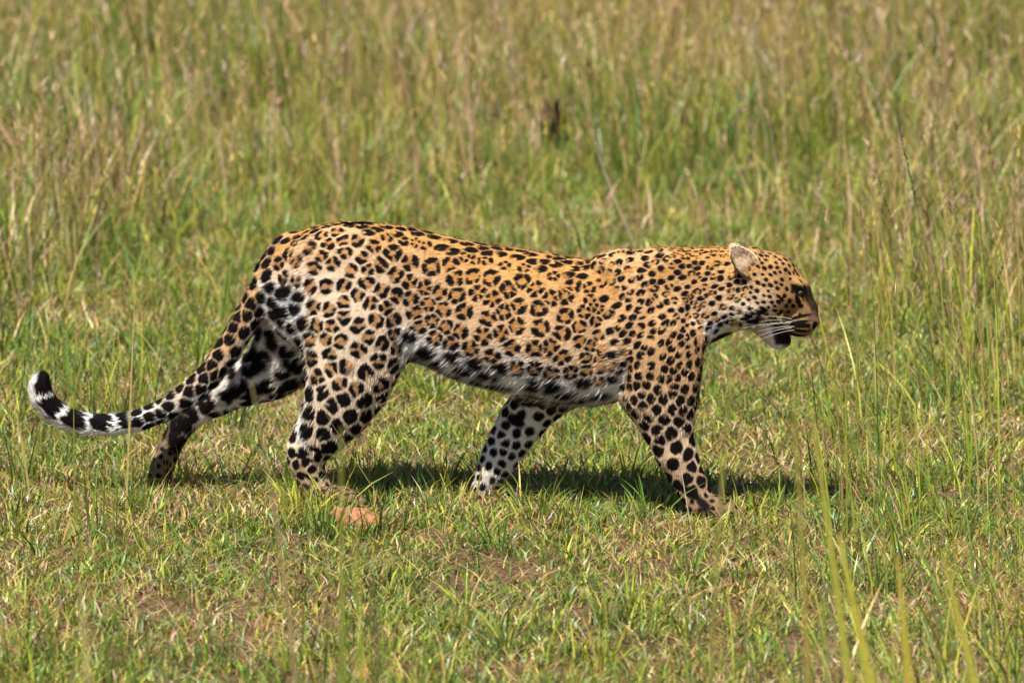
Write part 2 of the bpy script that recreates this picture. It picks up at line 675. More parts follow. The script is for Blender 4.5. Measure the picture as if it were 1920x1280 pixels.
BN = vnormals(BV, BF)
if (BN[np.argmax(BV[:, 2])])[2] < 0:
    BF = BF[:, ::-1]
    BN = -BN
print('leopard verts', len(BV))

# ------------------------------------------------------------------ leopard: coat
TPA = np.array(TP)
TS = np.concatenate([[0], np.cumsum(np.linalg.norm(np.diff(TPA, axis=0), axis=1))])
TS = TS/TS[-1]


def tail_param(P):
    """position along the tail 0..1, and unit direction towards the tip"""
    best = np.full(len(P), 9.0)
    s = np.zeros(len(P))
    dirv = np.zeros((len(P), 3))
    L = np.concatenate([[0], np.cumsum(np.linalg.norm(np.diff(TPA, axis=0), axis=1))])
    for i in range(len(TPA)-1):
        a, b = TPA[i], TPA[i+1]
        ab = b-a
        t = np.clip(((P-a)@ab)/(ab@ab), 0, 1)
        dd = np.linalg.norm(P-a-t[:, None]*ab, axis=1)
        m = dd < best
        best[m] = dd[m]
        s[m] = ((L[i]+t*(L[i+1]-L[i]))/L[-1])[m]
        dirv[m] = ab/np.linalg.norm(ab)
    return s, dirv


def noise3(P, f, seed):
    return (vnoise(P[:, 0]+7.3*P[:, 1], P[:, 2]-5.1*P[:, 1], f, seed)+vnoise(P[:, 0]*0.7+P[:, 2]*.7, P[:, 1]*1.3, f, seed+3))*0.5


def base_coat(P, N, reg):
    """ground colour of the coat, without spots"""
    px, row = proj(P.astype(np.float32))
    zt_ = np.interp(P[:, 0], sx, st_)
    zb_ = np.interp(P[:, 0], sx, sb)
    rel = np.clip((P[:, 2]-zb_)/(zt_-zb_+1e-6), -1, 1.2)
    n = noise3(P, 14, 21)
    tan = np.array([0.545, 0.295, 0.100])
    pale = np.array([0.71, 0.50, 0.315])
    cream = np.array([0.78, 0.63, 0.475])
    white = np.array([0.84, 0.82, 0.80])
    c = np.empty((len(P), 3))
    t = sstep(0.30, 0.96, rel+0.10*(n-.5))[:, None]
    c[:] = lerp(pale, tan, t)
    # towards the rump and thighs the ground colour pales
    hind = (sstep(900, 620, px)*sstep(1.0, 0.55, rel))[:, None]
    c = lerp(c, cream, hind*0.9)
    wb = sstep(0.38, 0.16, rel+0.16*(n-.5))
    isT = (reg == 1) | (reg == 7)
    c = np.where(isT[:, None], lerp(c, white, wb[:, None]), c)
    legs = (reg == 2) | (reg == 3)
    f = sstep(560, 720, row)[:, None]
    c = np.where(legs[:, None], lerp(lerp(c, cream, .3), cream, f), c)
    fl = (reg == 4) | (reg == 5)
    f = sstep(680, 800, row)[:, None]
    c = np.where(fl[:, None], lerp(lerp(pale, tan, 0.62), lerp(pale, cream, 0.3), f), c)
    inner = (reg == 9) | (reg == 10)
    c = np.where(inner[:, None], lerp(white, cream, 0.35), c)
    # dusty lower feet
    pw = sstep(835, 900, row)[:, None]*np.isin(reg, [3, 5, 11])[:, None]
    c = lerp(c, np.array([0.36, 0.23, 0.125]), pw*0.75)
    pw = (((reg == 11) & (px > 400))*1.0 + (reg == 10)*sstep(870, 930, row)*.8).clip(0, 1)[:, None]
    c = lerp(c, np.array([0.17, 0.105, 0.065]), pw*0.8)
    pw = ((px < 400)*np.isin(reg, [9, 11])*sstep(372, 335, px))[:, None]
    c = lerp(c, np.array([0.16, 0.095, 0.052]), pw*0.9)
    # tail
    s, td = tail_param(P)
    under = sstep(-0.1, 0.7, -N[:, 2]+0.35*(n-.5)) + sstep(0.5, 0.75, s)*0.8
    tl = lerp(lerp(tan, pale, .45), white, np.clip(under + sstep(.25, .6, s)*.5, 0, 1)[:, None])
    c = np.where((reg == 6)[:, None], tl, c)
    # back of the thighs and below the tail: white
    rear = sstep(584, 560, px)*sstep(505, 560, row)*(reg != 6)*(reg != 3)*(reg != 9)*(reg != 11)
    rear = rear*sstep(-0.2, 0.3, -N[:, 0]-0.3*N[:, 1]*0)
    c = lerp(c, white, rear[:, None])
    # head and throat
    h = reg == 8
    hc = lerp(np.array([0.43, 0.25, 0.10]), pale, (sstep(500, 575, row)*sstep(1470, 1430, px))[:, None])
    cheek = sstep(1465, 1420, px)*sstep(552, 592, row)
    hc = lerp(hc, np.array([0.73, 0.66, 0.56]), cheek[:, None])
    chin = sstep(612, 628, row)*sstep(1482, 1476, px)*sstep(1418, 1430, px)
    hc = lerp(hc, np.array([.86, .85, .83]), chin[:, None])
    muz = sstep(1462, 1480, px)*sstep(570, 585, row)
    hc = lerp(hc, np.array([0.30, 0.185, 0.075]), muz[:, None])  # brown-gold muzzle, darkened in colour for the shade of its forward curve
    fx = px-1488-(row-535)*.60
    br = sstep(0, 9, fx)*sstep(528, 540, row)*sstep(606, 592, row)
    hc = lerp(hc, np.array([0.032, 0.019, 0.013]), br[:, None]*.95)  # bridge painted near-black, standing in for shade on its forward-facing side
    ns = sstep(1513, 1519, px)*sstep(578, 586, row)*sstep(608, 602, row)
    hc = lerp(hc, np.array([0.25, 0.135, 0.095]), ns[:, None]*.85)
    # open mouth: black inside, white rim of the lower jaw
    jd = sstep(0, 6, px-1443-(row-612)*.22)*sstep(604, 612, row)*sstep(650, 643, row)*sstep(0, -6, px-1478-(row-618)*.5*(row < 634)-90*(row >= 634))
    jd = jd*sstep(0, 3, (row-604)-np.maximum(px-1466, 0)*1.15)
    hc = lerp(hc, np.array([0.022, 0.010, 0.009]), jd[:, None])
    c = np.where(h[:, None], hc, c)
    neckw = sstep(540, 600, row)*sstep(1330, 1370, px)*sstep(1460, 1430, px)*np.isin(reg, [7, 8])
    c = lerp(c, np.array([0.70, 0.58, 0.44]), neckw[:, None]*0.7)
    return np.clip(c*(0.93+0.14*n[:, None]), 0, 1), px, row, rel, s


cb, cpx, crow, crel, cs = base_coat(BV, BN, BREG)

# --- where the marks sit: blue-noise points on the skin, spacing by region
r_reg = BREG
up = BN[:, 2]


def mark_kind():
    """spacing (m) for every skin vertex"""
    sp = np.full(len(BV), 0.046)
    t = np.isin(r_reg, [1, 7])
    sp[t] = np.interp(cpx[t], [500, 620, 760, 850, 1050, 1120, 1200, 1290, 1400], [.031, .034, .037, .0400, .0385, .0275, .0190, .0160, .0145])
    spine = t & (up > 0.66)
    sp[spine] *= 0.66
    belly = t & (crel < .2)
    sp[belly] = 0.046
    sp[r_reg == 2] = np.interp(crow[r_reg == 2], [480, 600, 700, 800], [.0325, .0355, .0385, .036])
    sp[r_reg == 3] = np.interp(crow[r_reg == 3], [810, 850, 930], [.034, .026, .019])
    sp[r_reg == 4] = np.interp(crow[r_reg == 4], [470, 560, 700, 760, 820], [.0195, .0185, .0190, .0245, .030])
    sp[r_reg == 5] = np.interp(crow[r_reg == 5], [800, 900, 940], [.033, .030, .020])
    sp[r_reg == 6] = .027
    m = r_reg == 8
    sp[m] = np.interp(cpx[m], [1400, 1440, 1520], [.0150, .0130, .0116])
    sp[r_reg == 9] = .040
    sp[r_reg == 10] = np.interp(crow[r_reg == 10], [740, 830, 900], [.032, .026, .020])
    sp[r_reg == 11] = .017
    return sp


SPC = mark_kind()*RNG.uniform(.96, 1.05, len(BV))
cand = RNG.permutation(len(BV))[:45000]
cP = BV[cand].astype(np.float32)
cS = SPC[cand].astype(np.float32)
dist = np.full(len(cand), 9.0, np.float32)
marks = []
while len(marks) < 6000:
    k = int(np.argmax(dist/cS))
    if dist[k] < cS[k]*.93:
        break
    marks.append(cand[k])
    dist = np.minimum(dist, np.sqrt(((cP-cP[k])**2).sum(1)))
na = len(marks)
print('marks', na)


def flow(P, N, reg, px, row):
    """direction in which the fur lies"""
    f = np.zeros((len(P), 3))
    f[:] = (-1, 0.1, -0.30)
    legs = np.isin(reg, [2, 3, 4, 5, 10])
    t = sstep(560, 760, row)[:, None]
    f = np.where(legs[:, None], lerp(np.array([-1, .1, -.6]), np.array([-.25, 0, -1.]), t), f)
    f[reg == 9] = (-.8, 0, -.6)
    f[(reg == 9) & (px < 370)] = (-.4, 0, -1)
    f[reg == 11] = (.5, 0, -.6)
    s, td = tail_param(P[reg == 6])
    f[reg == 6] = td
    h = reg == 8
    nose = node(1532, 594, 0)
    f[h] = P[h]-nose
    f /= np.linalg.norm(f, axis=1, keepdims=True)+1e-9
    f = f - (f*N).sum(1, keepdims=True)*N
    f /= np.linalg.norm(f, axis=1, keepdims=True)+1e-9
    return f


# --- each mark is a cell of the coat: a broken ring with a rusty heart, or a solid spot
BL = []         # single smudges: x,y,z, nx,ny,nz, tx,ty,tz, ra, rb, strength, kind, soft
MI = np.array(marks)
MF = flow(BV[MI], BN[MI], BREG[MI], cpx[MI], crow[MI])
CELL = []       # kind, lobes, phase, phase2, threshold, inner radius, rim, limit, along, soft


def blob(p, n, t, ra, rb, st=1.0, kind=0, soft=.28):
    BL.append((*p, *n, *t, ra, rb, st, kind, soft))


ROS, SOL = 0, 1
for k, vi in enumerate(marks):
    n, reg, px, row, rel = BN[vi], BREG[vi], cpx[vi], crow[vi], crel[vi]
    U = random.uniform
    ph, ph2 = U(0, 6.28), U(0, 6.28)
    if reg == 6:
        c = (SOL, 0, ph, ph2, 9, 0, .06, .66, U(1.1, 1.45), .06) if cs[vi] < .66 else (2,)+(0,)*9
    elif reg == 8:
        bad = (px > 1462 and row > 556) or (px > 1492 and row > 505) or row > 612 or (px > 1470 and row > 580)
        c = (2,)+(0,)*9 if bad else (SOL, 0, ph, ph2, 9, 0, .06, U(.34, .54), U(1.0, 1.6), .09)
    elif reg == 11:
        c = (SOL, 0, ph, ph2, 9, 0, .10, .40, 1.1, .12)
    elif reg in (1, 2, 7) and px < 572 and row > 530 and row < 760:
        c = (SOL, 0, ph, ph2, 9, 0, .06, .62, 1.3, .12)
    elif reg in (1, 7):
        if rel < .22:
            c = (SOL, 1, ph, ph2, U(.6, 1.3), .2, .04, .64, U(1.2, 1.7), .16)
        elif px < 1125:
            if n[2] > .70:
                c = (SOL, 1, U(-.3, .3), ph2, U(.8, 1.3), .2, .055, .62, 1.7, .06)
            elif px > 770:
                c = (ROS, random.choice([3, 3, 4, 4, 5]), ph, ph2, U(.5, .98), U(.19, .255), .066, .62, U(.95, 1.25), .04)
            else:
                c = (ROS, random.choice([2, 2, 3]), ph, ph2, U(.45, .9), U(.12, .19), .072, .64, 1.05, .045)
        else:
            if random.random() < .45:
                c = (ROS, random.choice([1, 2]), ph, ph2, U(.1, .6), U(.16, .24), .05, .62, U(1.1, 1.5), .07)
            else:
                c = (SOL, 0, U(-.3, .3), ph2, 9, 0, .05, U(.46, .60), U(1.1, 1.8), .07)
    elif reg == 2:
        if row > 730:
            c = (SOL, random.choice([0, 1, 2]), ph, ph2, U(.85, 1.2), .2, .090, .62, U(1.0, 1.3), .05)
        elif row > 640:
            c = (ROS, random.choice([1, 2, 2, 3]), ph, ph2, U(.55, .95), U(.08, .15), .085, .62, 1.1, .045)
        else:
            c = (ROS, random.choice([2, 2, 3]), ph, ph2, U(.40, .80), U(.13, .20), .085, .62, 1.1, .045)
    elif reg == 3:
        c = (SOL, 0, ph, ph2, 9, 0, .10, .54, U(.9, 1.4), .08)
    elif reg == 4:
        if row > 690:
            c = (SOL, 1, ph, ph2, U(.9, 1.2), .2, .075, .60, U(1.0, 1.4), .06)
        elif row > 560 or random.random() < .5:
            c = (SOL, 1, ph, ph2, U(.7, 1.15), .14, .065, U(.48, .62), U(1.1, 1.6), .06)
        else:
            c = (ROS, random.choice([1, 2]), ph, ph2, U(.1, .7), U(.14, .22), .08, .58, U(1.0, 1.5), .07)
    elif reg == 5:
        c = (SOL, 0, ph, ph2, 9, 0, .085, .58, U(1.05, 1.35), .06)
    elif reg == 9:
        c = (SOL, 1, ph, ph2, .9, .15, .05, .62, 1.2, .10)
    else:
        c = (SOL, 0, ph, ph2, 9, 0, .12, .50, U(.9, 1.3), .09)
    CELL.append(c)
CELL = np.array(CELL, float)
MP, MN, MSP = BV[MI], BN[MI], SPC[MI]
MT2 = np.cross(MN, MF)


def extra(px, row, lat_side, ra, rb, th, kind=0, soft=.3, st=1.0):
    """a single mark put on the visible skin at a place of the side view"""
    d2 = (cpx-px)**2+(crow-row)**2
    cand = np.argsort(d2)[:60]
    yv = BV[cand, 1]*lat_side
    vi = cand[np.argmax(yv)]
    n = BN[vi]
    t = np.array([math.cos(math.radians(th)), 0, -math.sin(math.radians(th))])
    t = t-(t@n)*n
    t /= np.linalg.norm(t)+1e-9
    blob(BV[vi], n, t, ra/PXM, rb/PXM, st, kind, soft)


# whisker rows, lips, tear line, eye rim, throat
for r_ in range(5):
    extra(1497+2*(r_ % 2), 591+8.2*r_, -1, 23, 3.3, -14+6*r_, 0, .35)
extra(1499, 548, -1, 17, 10, 45)
extra(1501, 566, -1, 17, 5, 66)
for (x, y, ra) in [(1484, 566, 4.5), (1490, 578, 4.5), (1476, 576, 4), (1508, 577, 3.5), (1481, 587, 4), (1470, 563, 4.5), (1497, 587, 3.5), (1466, 586, 4.5), (1503, 524, 4), (1497, 512, 4.5), (1511, 536, 4)]:
    extra(x, y, -1, ra*1.25, ra, 60, 0, .4)
extra(1488, 631, -1, 24, 5, 8)
extra(1531, 612, -1, 9, 7, 60)
for (x, y, ra, rb, th) in [(1402, 600, 13, 6, -25), (1432, 588, 12, 6, -30), (1380, 610, 12, 5, -20), (1345, 624, 9, 5, -50), (1420, 604, 16, 5, -20)]:
    extra(x, y, -1, ra, rb, th, 0, .5)
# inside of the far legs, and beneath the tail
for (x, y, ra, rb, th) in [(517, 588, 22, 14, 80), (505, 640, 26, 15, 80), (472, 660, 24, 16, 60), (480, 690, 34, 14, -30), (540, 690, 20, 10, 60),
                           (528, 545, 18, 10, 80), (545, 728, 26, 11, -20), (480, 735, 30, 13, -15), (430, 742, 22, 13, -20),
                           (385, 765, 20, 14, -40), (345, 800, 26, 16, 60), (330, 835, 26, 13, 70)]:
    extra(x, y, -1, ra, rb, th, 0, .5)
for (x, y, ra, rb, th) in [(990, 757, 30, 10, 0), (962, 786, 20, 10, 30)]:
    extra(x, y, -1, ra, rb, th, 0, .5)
for (x, y, ra, rb, th) in [(565, 862, 24, 5, 20), (590, 846, 20, 7, 30), (575, 895, 20, 5, 30), (1290, 925, 24, 10, 30), (1318, 940, 22, 8, 50)]:
    extra(x, y, -1, ra, rb, th, 0, .45)
BL = np.array(BL)
print('blobs', len(BL))


def paint(P, N, reg, jit=0.0):
    c, px, row, rel, s = base_coat(P, N, reg)
    blk = np.zeros(len(P))
    rust = np.zeros(len(P))
    o = np.argsort(P[:, 0])
    xsort = P[o, 0]
    wob1 = noise3(P, 95, 41)-.5
    wob2 = noise3(P, 240, 43)-.5
    wob0 = noise3(P, 48, 47)-.5
    wob = wob0*.55+wob1*0.85+wob2*0.55
    d1 = np.full(len(P), 1.7)
    d2 = np.full(len(P), 1.7)
    near = np.zeros(len(P), int)
    th = np.zeros(len(P))
    for k in range(len(MP)):
        rr = MSP[k]*1.7
        i0, i1 = np.searchsorted(xsort, [MP[k, 0]-rr, MP[k, 0]+rr])
        if i1 <= i0:
            continue
        ids = o[i0:i1]
        q = P[ids]-MP[k]
        m = (np.abs(q[:, 2]) < rr) & (np.abs(q[:, 1]) < rr)
        ids, q = ids[m], q[m]
        if not len(ids):
            continue
        u = q@MF[k]
        v = q@MT2[k]
        w = q@MN[k]
        al = math.sqrt(CELL[k, 8]) if CELL[k, 8] > 0 else 1.0
        dd = np.sqrt((u/al)**2+(v*al)**2+w*w)/MSP[k]
        dd = np.where((N[ids]@MN[k]) > -.2, dd, 1.7)
        better = dd < d1[ids]
        second = ~better & (dd < d2[ids])
        ib = ids[better]
        d2[ib] = d1[ib]
        d1[ib] = dd[better]
        near[ib] = k
        th[ib] = np.arctan2(v[better], u[better])
        d2[ids[second]] = dd[second]
    C_ = CELL[near]
    edge = (d2-d1)*.5 + wob*.11
    rad = d1 + wob*.15
    soft = C_[:, 9]
    e_ = edge-C_[:, 6]
    r_ = (C_[:, 7]-rad)*.8
    kk = .10
    hk = np.clip(.5+.5*(r_-e_)/kk, 0, 1)
    sm = r_*(1-hk)+e_*hk-kk*hk*(1-hk)*.6
    inside = sstep(-soft, soft, sm+.012)*(C_[:, 0] < 2)
    lob = np.cos(C_[:, 1]*(th-C_[:, 2])+.9*np.sin(th-C_[:, 3])) + wob*.35
    gapm = sstep(C_[:, 4]-.22, C_[:, 4]+.22, lob)*(C_[:, 1] > 0)*sstep(0, .12, rad)
    hole = sstep(C_[:, 5]+soft, C_[:, 5]-soft, rad+wob*.10)*(C_[:, 5] > 0)*(C_[:, 0] == 0)
    open_ = np.where(C_[:, 0] == 1, gapm*sstep(C_[:, 5]-.06, C_[:, 5]+.1, rad), np.maximum(gapm, hole))
    blk = np.maximum(blk, inside*(1-open_))
    rust = np.maximum(rust, inside*open_*(rad < .5)*(C_[:, 0] == 0))
    for b in BL:
        rr = b[9]*1.7
        i0, i1 = np.searchsorted(xsort, [b[0]-rr, b[0]+rr])
        if i1 <= i0:
            continue
        ids = o[i0:i1]
        q = P[ids]-b[:3]
        m = (np.abs(q[:, 2]) < rr) & (np.abs(q[:, 1]) < rr)
        ids = ids[m]
        q = q[m]
        if not len(ids):
            continue
        n = b[3:6]
        t1 = b[6:9]
        t2 = np.cross(n, t1)
        u = q@t1/b[9]
        v = q@t2/b[10]
        w = q@n/b[9]
        e = np.sqrt(u*u+v*v+0.3*w*w)+wob[ids]*.62
        facing = (N[ids]@n) > -.1
        f = sstep(1+b[13]*.6, 1-b[13]*.6, e)*b[11]*facing
        if b[12] == 0:
            blk[ids] = np.maximum(blk[ids], f)
        else:
            rust[ids] = np.maximum(rust[ids], f)
    # tail bands
    tl = reg == 6
    if tl.any():
        st2 = s[tl]
        ph = (st2-.66)/.34*4.4 + 0.6*wob1[tl]
        band = sstep(-.92, -.66, np.sin(ph*2*math.pi+.4))
        # rings are open beneath: white under side, and white outside of the curl
        cen = np.stack([np.interp(st2, TS, TPA[:, a]) for a in range(3)], 1)
        rel_ = (P[tl]-cen)
        down = -rel_[:, 2]/.024
        curl = sstep(.86, .93, st2)
        down = lerp(down, -rel_[:, 0]/.024, curl)
        band = band*sstep(.72, .35, down+wob[tl]*.5)*sstep(.65, .68, st2)
        blk[tl] = np.maximum(blk[tl], band)
    c = lerp(c, np.array([0.48, 0.235, 0.072]), rust[:, None]*.88)
    c = lerp(c, np.array([0.009, 0.0065, 0.007]), blk[:, None])
    return np.clip(c, 0, 1), px, row, rel, s, blk


BC, _, _, _, _, BBLK = paint(BV, BN, BREG)
me = mesh_from('body', BV, BF.ravel(), np.full(len(BF), 4), BC, smooth=True)
root = bpy.data.objects.new('leopard', None)
COL.objects.link(root)
root.empty_display_size = 0.2
tag(root, 'spotted leopard walking right through short sunlit grass with its mouth open', 'leopard')
body = add_obj('body', me, M_SKIN, root)


# ------------------------------------------------------------------ leopard: fur
def strands(P, N, Fd, C, L, lift, wid, rng, bend=.35):
    n = len(P)
    Fd = Fd + rng.normal(0, .16, (n, 3))
    Fd -= (Fd*N).sum(1, keepdims=True)*N
    Fd /= np.linalg.norm(Fd, axis=1, keepdims=True)+1e-9
    roll = rng.normal(0, .45, n)[:, None]
    side = np.cross(N, Fd)
    side = side*np.cos(roll)+N*np.sin(roll)
    L = L[:, None]
    lift = lift[:, None]
    w = wid[:, None]*.5
    p0 = P - N*0.0008
    p1 = P + Fd*L*.5 + N*L*lift*.65
    p2 = P + Fd*L + N*L*lift*(1-bend*.2)
    V = np.stack([p0-side*w, p0+side*w, p1-side*w*.8, p1+side*w*.8, p2], 1).reshape(-1, 3)
    b = (np.arange(n)*5)[:, None]
    fq = b+np.array([0, 1, 3, 2])
    ft = b+np.array([2, 3, 4])
    flat = np.concatenate([fq, ft], 1).ravel()
    sizes = np.tile([4, 3], n)
    return V, flat, sizes, np.repeat(C, 5, axis=0)


tri_area = np.linalg.norm(np.cross(BV[BF[:, 2]]-BV[BF[:, 0]], BV[BF[:, 3]]-BV[BF[:, 1]]), axis=1)*.5
fcN = BN[BF].mean(1)
wgt = tri_area*np.where(fcN[:, 1] < .35, 1.0, .22)
freg = BREG[BF[:, 0]]
wgt *= np.where(freg == 8, 1.6, 1.0)
NS = 190000
pick = RNG.choice(len(BF), NS, p=wgt/wgt.sum())
uv = RNG.random((NS, 2, 1))
q = BV[BF[pick]]
nn = BN[BF[pick]]


def bil(q):
    return lerp(lerp(q[:, 0], q[:, 1], uv[:, 0]), lerp(q[:, 3], q[:, 2], uv[:, 0]), uv[:, 1])


FP = bil(q)
FN = bil(nn)
FN /= np.linalg.norm(FN, axis=1, keepdims=True)+1e-9
FR = BREG[BF[pick, 0]]
FC, fpx, frow, frel, fs, fblk = paint(FP, FN, FR)
FD = flow(FP, FN, FR, fpx, frow)
L = np.full(NS, .0095)
tor = np.isin(FR, [1, 7])
bel = sstep(.36, .08, frel)*tor*sstep(1290, 1230, fpx)
L = L+bel*.017
lift = np.full(NS, .15)+bel*.25
FD = FD+bel[:, None]*np.array([-.2, 0, -.9])
L[FR == 8] = .006
ruff = (FR == 8) & (fpx < 1440) & (frow > 575)
L[ruff] = .013
L[(FR == 8) & (fpx > 1490)] = .0035
lift[FR == 8] = .16
L[FR == 6] = .012
L[(FR == 6) & (fs > .8)] = .015
L[np.isin(FR, [3, 5])] = .007
L[FR == 11] = .006
rear = (fpx < 600) & (frow > 530) & (frow < 745) & np.isin(FR, [1, 9]) | ((FR == 2) & (fpx < 590))
L[rear] = .016
fold = (fpx > 1130) & (fpx < 1180) & (frow > 640) & (frow < 760)
L[fold] = .018
wild = RNG.random(NS) < .06
lift = np.where(wild, lift+RNG.uniform(.15, .6, NS), lift)
L = np.where(wild, L*1.25, L)
jit = RNG.normal(1, .19, (NS, 1))*RNG.normal(1, .03, (NS, 3))
keep = ~((FR == 8) & (fpx > 1522) & (frow > 588))
Vf, ff, fz, cf = strands((FP-FD/(np.linalg.norm(FD, axis=1, keepdims=True)+1e-9)*L[:, None]*.4)[keep], FN[keep], FD[keep], np.clip(FC*jit, 0, 1)[keep], (L*RNG.uniform(.7, 1.3, NS))[keep],
                         lift[keep], np.full(keep.sum(), .0011), RNG)
fur = add_obj('fur', mesh_from('fur', Vf, ff, fz, cf), M_FUR, root)
fur['kind'] = 'stuff'


# ------------------------------------------------------------------ leopard: ears, eyes, nose, whiskers
def cup(name, center, ax_long, ax_wide, ax_deep, a, b, depth, thick, cin, cout, n=20, m=8):
    """an ear: a rounded cup with an inside and an outside"""
    V, Fq, C = [], [], []
    for layer, off in ((0, 0.0), (1, thick)):
        for i in range(m+1):
            r = i/m
            for j in range(n):
                th = 2*math.pi*j/n
                u = math.cos(th)*r
                v = math.sin(th)*r
                taper = 1-.28*max(u, 0)-.0*u
                dp = depth*(1-r*r)+off*(1-r**6)
                V.append(center+ax_long*u*a+ax_wide*v*b*taper+ax_deep*dp)
                C.append(cin(r, u, v) if layer == 0 else cout(r, u, v))
    def id(l, i, j): return l*(m+1)*n+i*n+j % n
    for l in (0, 1):
        for i in range(m):
            for j in range(n):
                f = [id(l, i, j), id(l, i+1, j), id(l, i+1, j+1), id(l, i, j+1)]
                Fq.append(f if l == 0 else f[::-1])
    for j in range(n):
        Fq.append([id(0, m, j), id(1, m, j), id(1, m, j+1), id(0, m, j+1)])
    return np.array(V), np.array(Fq), np.array(C)


def unit(v):
    v = np.array(v, float)
    return v/np.linalg.norm(v)


ear_in = lambda r, u, v: np.array([.05, .035, .03]) if (r > .86 and v > .25 and u < .75) else lerp(np.array([.42, .25, .115])*(1-.85*float(sstep(.25, .05, np.array(abs(u+.45)+abs(v+.1)*.6)))), np.array([.80, .62, .43]), float(sstep(-.28, .08, np.array(u-.25*v))))  # dark slit near the base paints in the shade of the ear's recess
ear_out = lambda r, u, v: np.array([.03, .022, .02]) if u < .55 else np.array([.5, .36, .22])


def ear(c, tip, out, a, b, nm):
    al = unit(np.array(tip)-np.array(c))
    ad = unit(np.array(out)-(np.array(out)@al)*al)
    aw = np.cross(ad, al)
    V, Fq, C = cup(nm, np.array(c), al, aw, -ad, a, b, .013, .0035, ear_in, ear_out)
    N = vnormals(V, Fq)
    if N[0]@ad < 0:
        Fq = Fq[:, ::-1]
        N = -N
    o = add_obj('ear', mesh_from('ear', V, Fq.ravel(), np.full(len(Fq), 4), C, smooth=True), M_SKIN, root)
    # fringe of fine hair on the rim and inside
    k = 2600
    f = RNG.integers(0, len(Fq), k)
    P = V[Fq[f]].mean(1)+RNG.normal(0, .0012, (k, 3))
    cc = C[Fq[f]].mean(1)
    d = np.tile(-al*.6-aw*0.1+np.array([0, 0, -.3]), (k, 1))
    back = f >= len(Fq)//2
    d[back] = al
    nrm = N[Fq[f]].mean(1)
    nrm /= np.linalg.norm(nrm, axis=1, keepdims=True)+1e-9
    a_ = strands(P, nrm, d, np.clip(cc*RNG.normal(1, .15, (k, 1)), 0, 1), np.where(back, .004, RNG.uniform(.006, .014, k)), np.where(back, .1, .35), np.full(k, .0009), RNG)
    e = add_obj('ear_fur', mesh_from('ear_fur', *a_), M_FUR, o)
    e['kind'] = 'stuff'


pn = node(1397, 491, -.070)
ear(pn, node(1364, 457, -.086), (.12, -1, .38), .054, .032, 'near')
pf = node(1392, 482, .058)
ear(pf, node(1362, 452, .072), (.5, .8, .1), .046, .030, 'far')


def ball(name, p, r, mat, parent, sq=(1, 1, 1)):
    V, Fq = [], []
    n, m = 14, 9
    for i in range(m+1):
        for j in range(n):
            a = math.pi*i/m
            b = 2*math.pi*j/n
            V.append((p[0]+r*sq[0]*math.sin(a)*math.cos(b), p[1]+r*sq[1]*math.sin(a)*math.sin(b), p[2]+r*sq[2]*math.cos(a)))
    for i in range(m):
        for j in range(n):
            Fq.append([i*n+j, i*n+(j+1) % n, (i+1)*n+(j+1) % n, (i+1)*n+j])
    o = add_obj(name, mesh_from(name, V, np.array(Fq).ravel()[::1], np.full(len(Fq), 4), smooth=True), mat, parent)
    return o


M_EYE = flat_mat('eye_amber_shaded', (.085, .06, .018), .12, .4)  # amber darkened in colour for the deep shade under the brow
M_PUPIL = flat_mat('pupil_black', (.006, .006, .006), .08, .6)
M_NOSE = flat_mat('nose_skin', (.23, .105, .075), .45, .4)
M_WHISK = flat_mat('whisker_white', (.85, .83, .78), .4, .4)
for s in (-1, 1):
    pe = node(1500, 548, s*.0350)
    e = ball('eye', pe, .0086, M_EYE, root)
    ball('pupil', pe+np.array([.003, s*.0058, -.0005]), .0042, M_PUPIL, e)


def tube(pts, r0, r1, sides=4):
    pts = np.array(pts)
    n = len(pts)
    V, Fq = [], []
    for i in range(n):
        d = pts[min(i+1, n-1)]-pts[max(i-1, 0)]
        d = unit(d)
        a = unit(np.cross(d, (0.3, .9, .2)))
        b = np.cross(d, a)
        r = lerp(r0, r1, i/(n-1))
        for j in range(sides):
            th = 2*math.pi*j/sides
            V.append(pts[i]+r*(math.cos(th)*a+math.sin(th)*b))
    for i in range(n-1):
        for j in range(sides):
            Fq.append([i*sides+j, i*sides+(j+1) % sides, (i+1)*sides+(j+1) % sides, (i+1)*sides+j])
    return np.array(V), np.array(Fq)


for s in (-1, 1):
    for k, (x0, r0, x1, r1) in enumerate([(1484, 598, 1432, 594), (1482, 602, 1428, 603), (1485, 606, 1424, 613), (1482, 610, 1420, 622),
                                          (1486, 614, 1421, 630), (1490, 618, 1428, 636), (1488, 603, 1390, 616), (1492, 612, 1436, 620)]):
        a = node(x0, r0, s*.040)
        b = node((x0+x1)/2, (r0+r1)/2-5, s*.066)
        c = node(x1, r1, s*.085)
        pts = [lerp(lerp(a, b, t), lerp(b, c, t), t) for t in np.linspace(0, 1, 7)]
        V, Fq = tube(pts, .00065, .0002, 3)
        add_obj('whisker', mesh_from('whisker', V, Fq.ravel(), np.full(len(Fq), 4)), M_WHISK, root)

# ------------------------------------------------------------------ grass
PAL = dict(
    green=(.140, .230, .036), deep=(.055, .120, .022), lime=(.340, .360, .045), olive=(.190, .175, .040),
    straw=(.470, .345, .120), tan=(.400, .250, .125), pink=(.500, .350, .250), blue=(.170, .235, .100), brown=(.13, .085, .05))
PALN = list(PAL)
PALA = np.array([PAL[k] for k in PALN])


def pick_colors(n, weights, rng, amp=.27):
    w = np.array([weights.get(k, 0) for k in PALN], float)
    idx = rng.choice(len(PALN), n, p=w/w.sum())
    c = PALA[idx]*rng.normal(1, amp, (n, 1))*rng.normal(1, .06, (n, 3))
    return np.clip(c, .004, .8)


